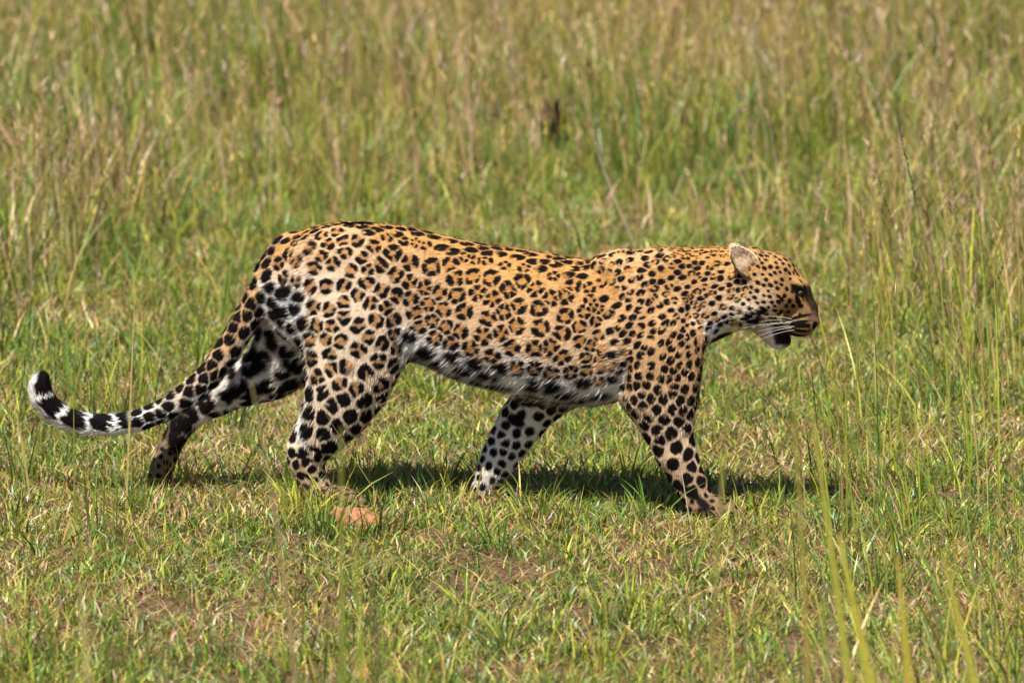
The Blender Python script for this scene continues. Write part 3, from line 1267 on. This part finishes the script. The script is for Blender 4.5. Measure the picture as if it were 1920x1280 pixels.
def blades(x, y, z, h, lean, az, w, col, segs, face=None, rng=RNG):
    """curved tapering ribbons, one per root"""
    n = len(x)
    dirv = np.stack([np.cos(az), np.sin(az), np.zeros(n)], 1)
    if face is None:
        face = rng.uniform(0, 2*np.pi, n)
    side = np.stack([np.cos(face), np.sin(face), np.zeros(n)], 1)
    rootp = np.stack([x, y, z], 1)
    pts = []
    for i in range(segs+1):
        t = i/segs
        p = rootp + dirv*(h*lean*t**1.7)[:, None]
        p[:, 2] += h*(t - .5*np.minimum(lean, 1.2)**2*.45*t*t)
        pts.append(p)
    wd = [1.0, .9, .75, .55, .4][:segs]
    if segs == 2:
        wd = [1., .75]
    if segs == 1:
        wd = [1.]
    V = []
    for i in range(segs):
        hw = (w*.5*wd[i])[:, None]
        V += [pts[i]-side*hw, pts[i]+side*hw]
    V.append(pts[segs])
    k = len(V)
    V = np.stack(V, 1).reshape(-1, 3)
    b = (np.arange(n)*k)[:, None]
    parts = []
    sizes = []
    for i in range(segs-1):
        parts.append(b+np.array([2*i, 2*i+1, 2*i+3, 2*i+2]))
        sizes.append(4)
    parts.append(b+np.array([2*segs-2, 2*segs-1, 2*segs]))
    sizes.append(3)
    flat = np.concatenate(parts, 1).ravel()
    return V, flat, np.tile(sizes, n), np.repeat(col, k, axis=0)


def join(chunks):
    off = 0
    Vs, Fs, Ss, Cs = [], [], [], []
    for V, f, s, c in chunks:
        Vs.append(V)
        Fs.append(f+off)
        Ss.append(s)
        Cs.append(c)
        off += len(V)
    return np.concatenate(Vs), np.concatenate(Fs), np.concatenate(Ss), np.concatenate(Cs)


def half_width(y):
    """half width of ground seen at depth y, with a margin for a step aside"""
    return (y+13.2)*0.0963 + 0.55


def scatter(n, y0, y1, rng, margin=0.0):
    y = rng.uniform(y0, y1, n*2)
    keep = rng.random(n*2) < (half_width(y)+margin)/(half_width(np.array(y1))+margin)
    y = y[keep][:n]
    x = rng.uniform(-1, 1, len(y))*(half_width(y)+margin)
    return x, y


def tallness(x, y):
    """0 = grazed turf, 1 = tall grass"""
    edge = 3.4 + 0.9*(fbm(x, y, .8, 31)-.5)*2 - 1.6*sstep(-.9, -1.6, x) - 1.9*sstep(.75, 1.4, x)
    t = sstep(-.5, 2.2, y-edge)
    return t


rng = np.random.default_rng(5)
# --- short turf
chunks = []
N1 = 310000
x, y = scatter(N1, -3.0, 6.0, rng)
tl = tallness(x, y)
bare = fbm(x, y, 4.6, 61)*.7+.3*fbm(x, y, 1.3, 62)
keep = rng.random(len(x)) < np.clip(1.2-1.1*sstep(.54, .74, bare), .25, 1)
for (bx, by, br) in [(230, 1240, .13), (880, 1085, .15), (120, 1200, .10), (560, 1010, .08), (1010, 880, .09), (420, 1150, .09), (1250, 1060, .07), (1120, 830, .09),
                     (1430, 880, .09), (680, 1262, .08), (300, 1130, .06)]:
    g_ = G(bx, by)
    keep &= (np.hypot(x-g_[0], (y-g_[1])*.55) > br*rng.uniform(.1, 1.0, len(x))) | (rng.random(len(x)) < .30)
x, y, tl = x[keep], y[keep], tl[keep]
n = len(x)
tus = vnoise(x, y, 7, 71)*.6+vnoise(x, y, 16, 72)*.4
patch = fbm(x, y, 1.6, 81)
h = (.020+.040*tus**1.6+.035*tl)*rng.uniform(.55, 1.45, n)
lush = sstep(.42, .62, patch)
c1 = pick_colors(n, dict(green=.40, lime=.28, deep=.13, straw=.06, blue=.11, tan=.02), rng)
c2 = pick_colors(n, dict(green=.26, lime=.26, olive=.03, straw=.20, tan=.06, pink=.12, deep=.04, blue=.03), rng)
m = rng.random(n) < lush
col = np.where(m[:, None], c1, c2)
chunks.append(blades(x, y, ground_z(x, y)-.004, h, rng.uniform(.15, 1.3, n), rng.uniform(0, 6.28, n), rng.uniform(.0032, .0090, n)*(.6+h*7), col, 2, rng=rng))
# --- litter: dead leaves lying flat
n = 34000
x, y = scatter(n, -3.0, 6.0, rng)
n = len(x)
col = pick_colors(n, dict(straw=.5, tan=.3, pink=.12, brown=.12), rng)
V, f, s, c = blades(x, y, ground_z(x, y)+.003, rng.uniform(.02, .055, n), rng.uniform(1.6, 3.5, n), rng.uniform(0, 6.28, n), rng.uniform(.002, .004, n), col, 2, rng=rng)
chunks.append((V, f, s, c))
turf = add_obj('turf', mesh_from('turf', *join(chunks)), M_GRASS)
tag(turf, 'short green and straw coloured turf covering the open ground', 'grass', kind='stuff')

# --- tussocks of longer blades in the turf
chunks = []
nt = 1300
tx, ty = scatter(nt, -3.0, 6.5, rng)
keepT = rng.random(len(tx)) < .25+.75*sstep(.45, .6, fbm(tx, ty, 1.1, 91))
tx, ty = tx[keepT], ty[keepT]
# the fresh tussocks the animal walks through
spots = [(625, 1012), (668, 1014), (705, 1008), (600, 1004), (735, 1000), (590, 957), (618, 962), (720, 960), (572, 948), (700, 950), (1290, 1000), (985, 940), (1040, 945), (1090, 940), (1140, 945),
         (1200, 945), (1240, 950), (860, 940), (770, 945), (1420, 960), (1470, 955), (1520, 960), (330, 1000), (390, 1030), (440, 985), (300, 1040), (690, 915), (740, 925), (790, 930), (830, 905), (700, 880), (930, 1030), (950, 1040), (1180, 900),
         (1260, 930), (620, 870), (560, 960), (480, 930), (820, 720), (870, 745), (900, 760), (790, 740), (1340, 740), (1380, 750), (1320, 760), (1700, 1010), (1750, 1060),
         (1640, 1110), (1850, 1150), (1180, 1150), (1080, 930), (1000, 960), (1350, 1000), (1420, 980)]
sxy = np.array([G(*p)[:2] for p in spots])
tx = np.concatenate([tx, sxy[:, 0]])
ty = np.concatenate([ty, sxy[:, 1]])
per = rng.integers(8, 34, len(tx))
idx = np.repeat(np.arange(len(tx)), per)
n = len(idx)
rad = rng.uniform(.02, .06, len(tx))[idx]
ang = rng.uniform(0, 6.28, n)
rr = rad*np.sqrt(rng.random(n))
x = tx[idx]+rr*np.cos(ang)
y = ty[idx]+rr*np.sin(ang)
th = (rng.uniform(.045, .125, len(tx)) + .10*tallness(tx, ty))[idx]
h = th*rng.uniform(.5, 1.2, n)
tc = pick_colors(len(tx), dict(green=.5, lime=.32, deep=.18), rng, .1)[idx]
oc = pick_colors(n, dict(green=.4, lime=.3, straw=.18, deep=.12), rng)
col = np.where((rng.random(n) < .65)[:, None], tc*rng.normal(1, .14, (n, 1)), oc)
chunks.append(blades(x, y, ground_z(x, y)-.004, h, rng.uniform(.1, 1.0, n), ang+rng.normal(0, .5, n), rng.uniform(.003, .0052, n), col, 3, rng=rng))
tus_o = add_obj('tussock_grass', mesh_from('tussock_grass', *join(chunks)), M_GRASS)
tag(tus_o, 'fresh green tussocks of longer grass dotted over the turf', 'grass', kind='stuff')

# --- tall grass behind
chunks = []
N2 = 125000
x, y = scatter(N2, 1.0, 13.5, rng, .3)
tl = tallness(x, y)
keep = rng.random(len(x)) < tl*(.22+.78*sstep(.38, .60, fbm(x, y, 2.2, 131)))
x, y, tl = x[keep], y[keep], tl[keep]
n = len(x)
hn = fbm(x, y, 1.3, 141)
h = (.10+.34*tl*sstep(.30, .70, hn))*rng.uniform(.45, 1.25, n)
c1 = pick_colors(n, dict(green=.34, lime=.24, deep=.20, olive=.08, straw=.10, blue=.04), rng)
c2 = pick_colors(n, dict(green=.20, olive=.10, straw=.26, tan=.12, pink=.18, lime=.14), rng)
m = rng.random(n) < sstep(.38, .62, fbm(x, y, 1.4, 151))
col = np.where(m[:, None], c1, c2)
chunks.append(blades(x, y, ground_z(x, y)-.004, h, rng.uniform(.05, .75, n), rng.uniform(0, 6.28, n), rng.uniform(.003, .0075, n), col, 3, rng=rng))
# low cover under it
n = 60000
x, y = scatter(n, 5.0, 13.5, rng, .3)
n = len(x)
col = pick_colors(n, dict(green=.3, lime=.2, olive=.25, straw=.15, tan=.1), rng)
chunks.append(blades(x, y, ground_z(x, y)-.004, rng.uniform(.05, .16, n), rng.uniform(.2, 1.2, n), rng.uniform(0, 6.28, n), rng.uniform(.004, .008, n), col, 2, rng=rng))
tall = add_obj('tall_grass', mesh_from('tall_grass', *join(chunks)), M_GRASS)
tag(tall, 'blurred tall savanna grass filling the background behind the leopard', 'grass', kind='stuff')


# --- flowering stems standing over the tall grass
def stems(x, y, h, rng, seedw, headcol, stemcol, leanmax=.35):
    n = len(x)
    az = rng.normal(2.6, 1.1, n)
    lean = rng.uniform(.02, leanmax, n)
    z = ground_z(x, y)
    out = [blades(x, y, z, h, lean, az, rng.uniform(.0028, .0060, n), stemcol, 4, rng=rng)]
    # seed head: short ribbons along the upper third
    k = 7
    t = rng.uniform(.66, 1.0, (n, k))
    dx = np.cos(az)*h*lean
    dy = np.sin(az)*h*lean
    X = (x[:, None]+dx[:, None]*t**1.7).ravel()
    Y = (y[:, None]+dy[:, None]*t**1.7).ravel()
    Z = (z[:, None]+h[:, None]*(t-.5*np.minimum(lean, 1.2)[:, None]**2*.45*t*t)).ravel()
    hc = np.repeat(headcol, k, axis=0)*rng.normal(1, .12, (n*k, 1))
    out.append(blades(X, Y, Z, rng.uniform(.018, .045, n*k), rng.uniform(.2, .9, n*k), rng.uniform(0, 6.28, n*k),
                      np.repeat(seedw, k)*rng.uniform(.6, 1.3, n*k), hc, 2, rng=rng))
    return out


n = 11000
x, y = scatter(n, 1.2, 13.5, rng, .3)
tl = tallness(x, y)
keep = rng.random(len(x)) < tl*(.25+.75*sstep(.40, .62, fbm(x, y, 1.5, 171)))
x, y, tl = x[keep], y[keep], tl[keep]
n = len(x)
h = rng.uniform(.28, .68, n)*(.55+.45*tl)
hc = pick_colors(n, dict(pink=.50, tan=.16, straw=.34), rng)
sc_ = pick_colors(n, dict(straw=.46, pink=.14, lime=.18, tan=.22), rng)
so = add_obj('seeding_grass', mesh_from('seeding_grass', *join(stems(x, y, h, rng, rng.uniform(.003, .0075, n), hc, sc_))), M_DRY)
tag(so, 'straw and pinkish seeding stems rising out of the tall grass', 'grass', kind='stuff')

# --- taller green blades at the near right, out of focus
chunks = []
def near_tuft(cx, cy, n, hmin, hmax, wmin, wmax, spread, wts, leanmax=.5, azc=None):
    x = cx+rng.normal(0, spread, n)
    y = cy+rng.normal(0, spread, n)
    az = rng.uniform(0, 6.28, n) if azc is None else rng.normal(azc, .7, n)
    chunks.append(blades(x, y, ground_z(x, y)-.004, rng.uniform(hmin, hmax, n), rng.uniform(.05, leanmax, n), az,
                         rng.uniform(wmin, wmax, n), pick_colors(n, wts, rng), 4, rng=rng))
wts = dict(green=.42, deep=.14, lime=.28, olive=.04, straw=.12)
for k in range(34):
    yy = rng.uniform(-3.2, 1.2)
    xx = rng.uniform(.62, 1.25)*(13+yy)/13 + .25*rng.random()
    near_tuft(xx, yy, 18, .09, .34, .003, .006, .06, wts, .8, 2.6)
for k in range(26):
    yy = rng.uniform(-3.4, -1.6)
    xx = rng.uniform(-1.15, 1.3)
    near_tuft(xx, yy, 16, .08, .22, .003, .006, .05, wts, .6)
for k in range(22):
    yy = rng.uniform(-.5, 2.8)
    xx = -rng.uniform(.85, 1.5)
    near_tuft(xx, yy, 26, .08, .24, .003, .0055, .05, wts, .6)
n = 120
yy = rng.uniform(-.6, 2.4, n)
xx = rng.uniform(.80, 1.40, n)*(13+yy)/13
chunks += stems(xx, yy, rng.uniform(.28, .62, n), rng, np.full(n, .0022), pick_colors(n, dict(tan=.5, olive=.3, straw=.2), rng), pick_colors(n, dict(lime=.6, straw=.3, green=.1), rng), .3)
ro = add_obj('long_grass', mesh_from('long_grass', *join(chunks)), M_GRASS)
tag(ro, 'longer green grass at the edges of the turf, thickest at the right', 'grass', kind='stuff')

# --- the plain beyond and beside the picture: coarse tufts
chunks = []
n = 15000
y = rng.uniform(-9, 70, n)
x = rng.uniform(-1, 1, n)*(8+y*.35+3)
m = ((np.abs(x) > half_width(y)+.1) | (y > 13.3)) & ((y > -2) | (np.abs(x) > 1.5))
x, y = x[m], y[m]
n = len(x)
col = pick_colors(n, dict(green=.25, lime=.2, olive=.25, straw=.2, tan=.1), rng)
chunks.append(blades(x, y, ground_z(x, y)-.01, rng.uniform(.12, .45, n), rng.uniform(.1, .7, n), rng.uniform(0, 6.28, n), rng.uniform(.008, .022, n), col, 3, rng=rng))
po = add_obj('plain_grass', mesh_from('plain_grass', *join(chunks)), M_GRASS)
tag(po, 'savanna grass of the plain going on beyond the clearing', 'grass', kind='stuff')


# ------------------------------------------------------------------ single stalks that stand out
def stalk(label, base, tip, wid, col, bow=0.0, head=None, group=None, name='grass_stalk', y_tip=None, flat=True, seg_n=9):
    """base = (column, row) on the ground, or (column, None, depth); tip = (column, row)"""
    if len(base) == 3:
        p = W(base[0], 640, base[2])
        b = np.array([p[0], base[2], 0.0])
    else:
        b = G(*base)
    b[2] = ground_z(b[0], b[1])-.005
    t = W(tip[0], tip[1], b[1] if y_tip is None else y_tip)
    mid = (b+t)/2+np.array([bow, 0, 0])
    pts = np.array([lerp(lerp(b, mid, s), lerp(mid, t, s), s) for s in np.linspace(0, 1, seg_n)])
    o0 = b.copy()
    V, Fq = [], []
    if flat:
        sd = unit((1, random.uniform(-.5, .5), 0))
        for i, p in enumerate(pts):
            s = i/(seg_n-1)
            w = wid*.5*(1-.75*s**2.2)
            fold = np.array([0, -.25*w, 0])
            V += [p-sd*w, p+fold, p+sd*w]
        for i in range(seg_n-1):
            Fq += [[3*i, 3*i+1, 3*i+4, 3*i+3], [3*i+1, 3*i+2, 3*i+5, 3*i+4]]
        V, Fq = np.array(V), np.array(Fq)
    else:
        V, Fq = tube(pts, wid*.5, wid*.25, 5)
    c = np.tile(np.array(col), (len(V), 1))
    o = add_obj(name, mesh_from(name, V-o0, Fq.ravel(), np.full(len(Fq), 4), c, smooth=True), M_DRY)
    o.location = o0
    tag(o, label, 'grass stalk', group)
    if head:
        hcol, hl, hw, cnt = head
        r2 = np.random.default_rng(int(abs(tip[0]*7+tip[1])))
        tt = 1-hl*r2.random(cnt)
        ids = tt*(seg_n-1)
        i0 = np.minimum(ids.astype(int), seg_n-2)
        P = lerp(pts[i0], pts[i0+1], (ids-i0)[:, None])-o0
        cc = np.tile(np.array(hcol), (cnt, 1))*r2.normal(1, .15, (cnt, 1))
        Vh, fh, sh, ch = blades(P[:, 0], P[:, 1], P[:, 2], r2.uniform(.5, 1.2, cnt)*hw, r2.uniform(.5, 1.6, cnt), r2.uniform(0, 6.28, cnt),
                                np.full(cnt, .0028), np.clip(cc, 0, 1), 2, rng=r2)
        add_obj('seed_head', mesh_from('seed_head', Vh, fh, sh, ch), M_DRY, o)
    return o


LIME, STRAW, TANC, GRN, PALE = (.30, .32, .05), (.46, .36, .13), (.36, .25, .14), (.15, .22, .04), (.60, .52, .38)
stalk('pale dry bent stalk standing behind the shoulder dip of the leopard', (1200, 478), (1112, 255), .006, PALE, -.02)
stalk('thin yellow stalk crossing in front of the curled tail', (236, 965), (252, 560), .0055, STRAW, .0)
stalk('thin green stalk just right of the one crossing the tail', (246, 960), (243, 800), .004, LIME, .005)
stalk('short stalk left of the tail crossing stalk with a tan base', (140, 1000), (138, 745), .0045, LIME, .0)
stalk('tan stalk leaning left below the tail tip', (60, 965), (22, 735), .006, STRAW, .01)
stalk('tan slanted twig leaning right below the tail', (170, 985), (172, 830), .0045, TANC, -.03)
stalk('stout yellow green stem right of the head leaning left, tallest of the right cluster', (1782, 880), (1752, 405), .0065, LIME, .015)
stalk('brown stem with a feathery panicle right of the leopard head', (1785, 760), (1684, 235), .005, (.22, .20, .07), .02, ((.12, .09, .045), .30, .022, 90))
stalk('thinner panicle stem left of the tall feathery panicle', (1752, 735), (1640, 312), .004, (.20, .22, .07), .02, ((.12, .10, .05), .28, .015, 50))
stalk('upright lime stem between the head and the right cluster', (1602, 815), (1605, 570), .005, LIME, .008)
stalk('lime stem leaning left from the right cluster towards the head', (1742, 750), (1680, 400), .005, LIME, .01)
stalk('forked straw stalk at the upper right edge', (1850, 470), (1862, 300), .005, TANC, -.03, ((.40, .28, .16), .2, .02, 14))
stalk('pair stem with a pink tip at the upper right', (1825, 420), (1785, 215), .006, (.42, .28, .16), .0)
stalk('long lime stem running down the right edge of the grass', (1935, 760), (1830, 400), .006, LIME, .01)
stalk('short bright stem in the right cluster', (1852, 640), (1842, 545), .007, LIME, .0)
stalk('upright tan stem right of the tallest cluster stem', (1812, 690), (1803, 570), .006, STRAW, .0)
stalk('broad blurred yellow blade in the right foreground', (1730, None, -3.3), (1572, 1000), .026, (.44, .42, .06), .0)
stalk('broad blurred blade standing upright right of the yellow foreground blade', (1758, None, -3.3), (1682, 1040), .022, (.44, .38, .06), .0)
stalk('broad blurred blade leaning left at the lower right', (1945, None, -3.3), (1765, 1030), .022, (.40, .38, .06), .0)
stalk('upright green blade pointing up beside the right foreground blade', (1605, 1010), (1594, 905), .008, (.34, .36, .06), .0)
stalk('blurred lime blade standing below the nose', (1660, None, -3.3), (1522, 765), .016, (.38, .38, .06), .0)
stalk('soft blade leaning below the open jaw', (1535, None, -3.6), (1482, 668), .011, (.34, .30, .07), .02)
stalk('soft blurred blade crossing the throat', (1330, None, -3.6), (1385, 552), .010, (.22, .21, .06), -.03)
stalk('green blurred blade in front of the near hind foot', (636, None, -3.6), (640, 800), .012, (.24, .27, .05), .0)
stalk('thin straw stem slanting right across the near hind leg', (738, 975), (610, 775), .003, STRAW, .0)
stalk('tan blurred blade hanging across the rear leg inner side', (560, None, -3.6), (470, 712), .010, (.34, .28, .12), .06)
stalk('blurred yellow blade rising in the middle foreground below the rock', (700, None, -4.1), (662, 985), .013, LIME, .01)
stalk('dark blurred seed stem right of the middle foreground blade', (735, None, -4.1), (690, 1040), .010, (.14, .12, .05), .02)
stalk('pale blurred seed stem at the lower left', (192, None, -4.1), (150, 1095), .013, (.42, .34, .18), .01)
stalk('thin pale stem in front of the near front paw', (1300, 1012), (1272, 850), .0032, PALE, .0)
stalk('yellow green stem just right of the near front paw', (1362, 972), (1330, 765), .0045, LIME, .012)
stalk('thin stem in front of the belly', (855, 800), (858, 690), .0025, STRAW, .0)
stalk('tan seeding stem behind the rump at the left', (272, 470), (270, 250), .006, STRAW, .0)
stalk('straw stem standing behind the tail base at left', (238, 440), (242, 232), .006, STRAW, .0)
stalk('thin lime stem above the leopard back', (1060, 455), (1005, 320), .004, LIME, .0)
stalk('dry blurred stem leaning left in the lower right corner', (1500, None, -4.1), (1560, 1105), .008, (.36, .28, .2), .03)
stalk('upright stem below the nose, thin and yellow', (1513, 1000), (1504, 850), .004, STRAW, .0)

# dark leaf clump added to stand for a gap of shade behind the back
gw = G(1042, 300)
wz = ground_z(gw[0], gw[1])
shade_clump = bpy.data.objects.new('shade_gap_clump', None)
COL.objects.link(shade_clump)
shade_clump.location = (gw[0], gw[1], wz)
tag(shade_clump, 'dark brown leaf clump added for a shade gap in the tall grass above the dip of the back', 'dried weed')
r3 = np.random.default_rng(77)
n = 70
ang = r3.uniform(0, 6.28, n)
hz = r3.uniform(.02, .17, n)
rr = r3.uniform(.0, .06, n)
cw = pick_colors(n, dict(brown=1.), r3)*.8
Vw, fw, sw_, cw = blades(rr*np.cos(ang), rr*np.sin(ang), hz, r3.uniform(.03, .07, n), r3.uniform(.4, 1.3, n), ang, r3.uniform(.012, .028, n), cw, 3, rng=r3)
add_obj('leaf', mesh_from('leaf', Vw, fw, sw_, cw), M_DRY, shade_clump)['kind'] = 'stuff'
for k in range(5):
    t_ = 1.25*k
    Vt, Ft = tube([(.0, 0, -.01), (.02*math.cos(t_), .02*math.sin(t_), .15), (.05*math.cos(t_), .05*math.sin(t_), .22)], .003, .0015, 5)
    add_obj('stem', mesh_from('stem', Vt, Ft.ravel(), np.full(len(Ft), 4), np.tile((.08, .05, .03), (len(Vt), 1))), M_DRY, shade_clump)

# ------------------------------------------------------------------ stones
def stone(label, px, row, w, d, h, seed):
    r2 = np.random.default_rng(seed)
    V, Fq = [], []
    n, m = 30, 18
    for i in range(m+1):
        for j in range(n):
            a = math.pi*i/m
            b = 2*math.pi*j/n
            V.append((math.sin(a)*math.cos(b), math.sin(a)*math.sin(b), math.cos(a)))
    V = np.array(V)
    # facets: clip the ball with random planes
    for k in range(18):
        nrm = unit(r2.normal(0, 1, 3))
        lim = r2.uniform(.52, .85)
        dd = V@nrm
        V = V-np.maximum(dd-lim, 0)[:, None]*nrm
    V = V*(1+.42*(noise3(V+seed, 1.6, 5)-.5)[:, None]+.22*(noise3(V-seed, 4.0, 6)-.5)[:, None]+.10*(noise3(V-seed, 10.0, 7)-.5)[:, None])
    V = V*np.array([w, d, h])
    for i in range(m):
        for j in range(n):
            Fq.append([i*n+j, (i+1)*n+j, (i+1)*n+(j+1) % n, i*n+(j+1) % n])
    o = add_obj('stone', mesh_from('stone', V, np.array(Fq).ravel(), np.full(len(Fq), 4)), M_STONE)
    g = G(px, row)
    o.location = (g[0], g[1], ground_z(g[0], g[1])+h*.35)
    tag(o, label, 'stone')
    return o


stone('flat orange stone lying below the near hind paw', 660, 992, .076, .064, .044, 1)
stone('small reddish stone at the lower edge of the picture', 682, 1272, .026, .03, .022, 2)
stone('small orange stone in the turf right of the front paw', 1437, 893, .015, .02, .012, 3)
stone('small tan stone in the turf below the nose', 1513, 838, .014, .02, .011, 4)
stone('small orange stone between the hind and front paws', 792, 950, .011, .015, .012, 5)
stone('small orange pebble at the lower left', 165, 1185, .010, .012, .010, 6)
print('done')

print('tris', sum(len(o.data.loops)-2*len(o.data.polygons) for o in SC.objects if o.type == 'MESH'))
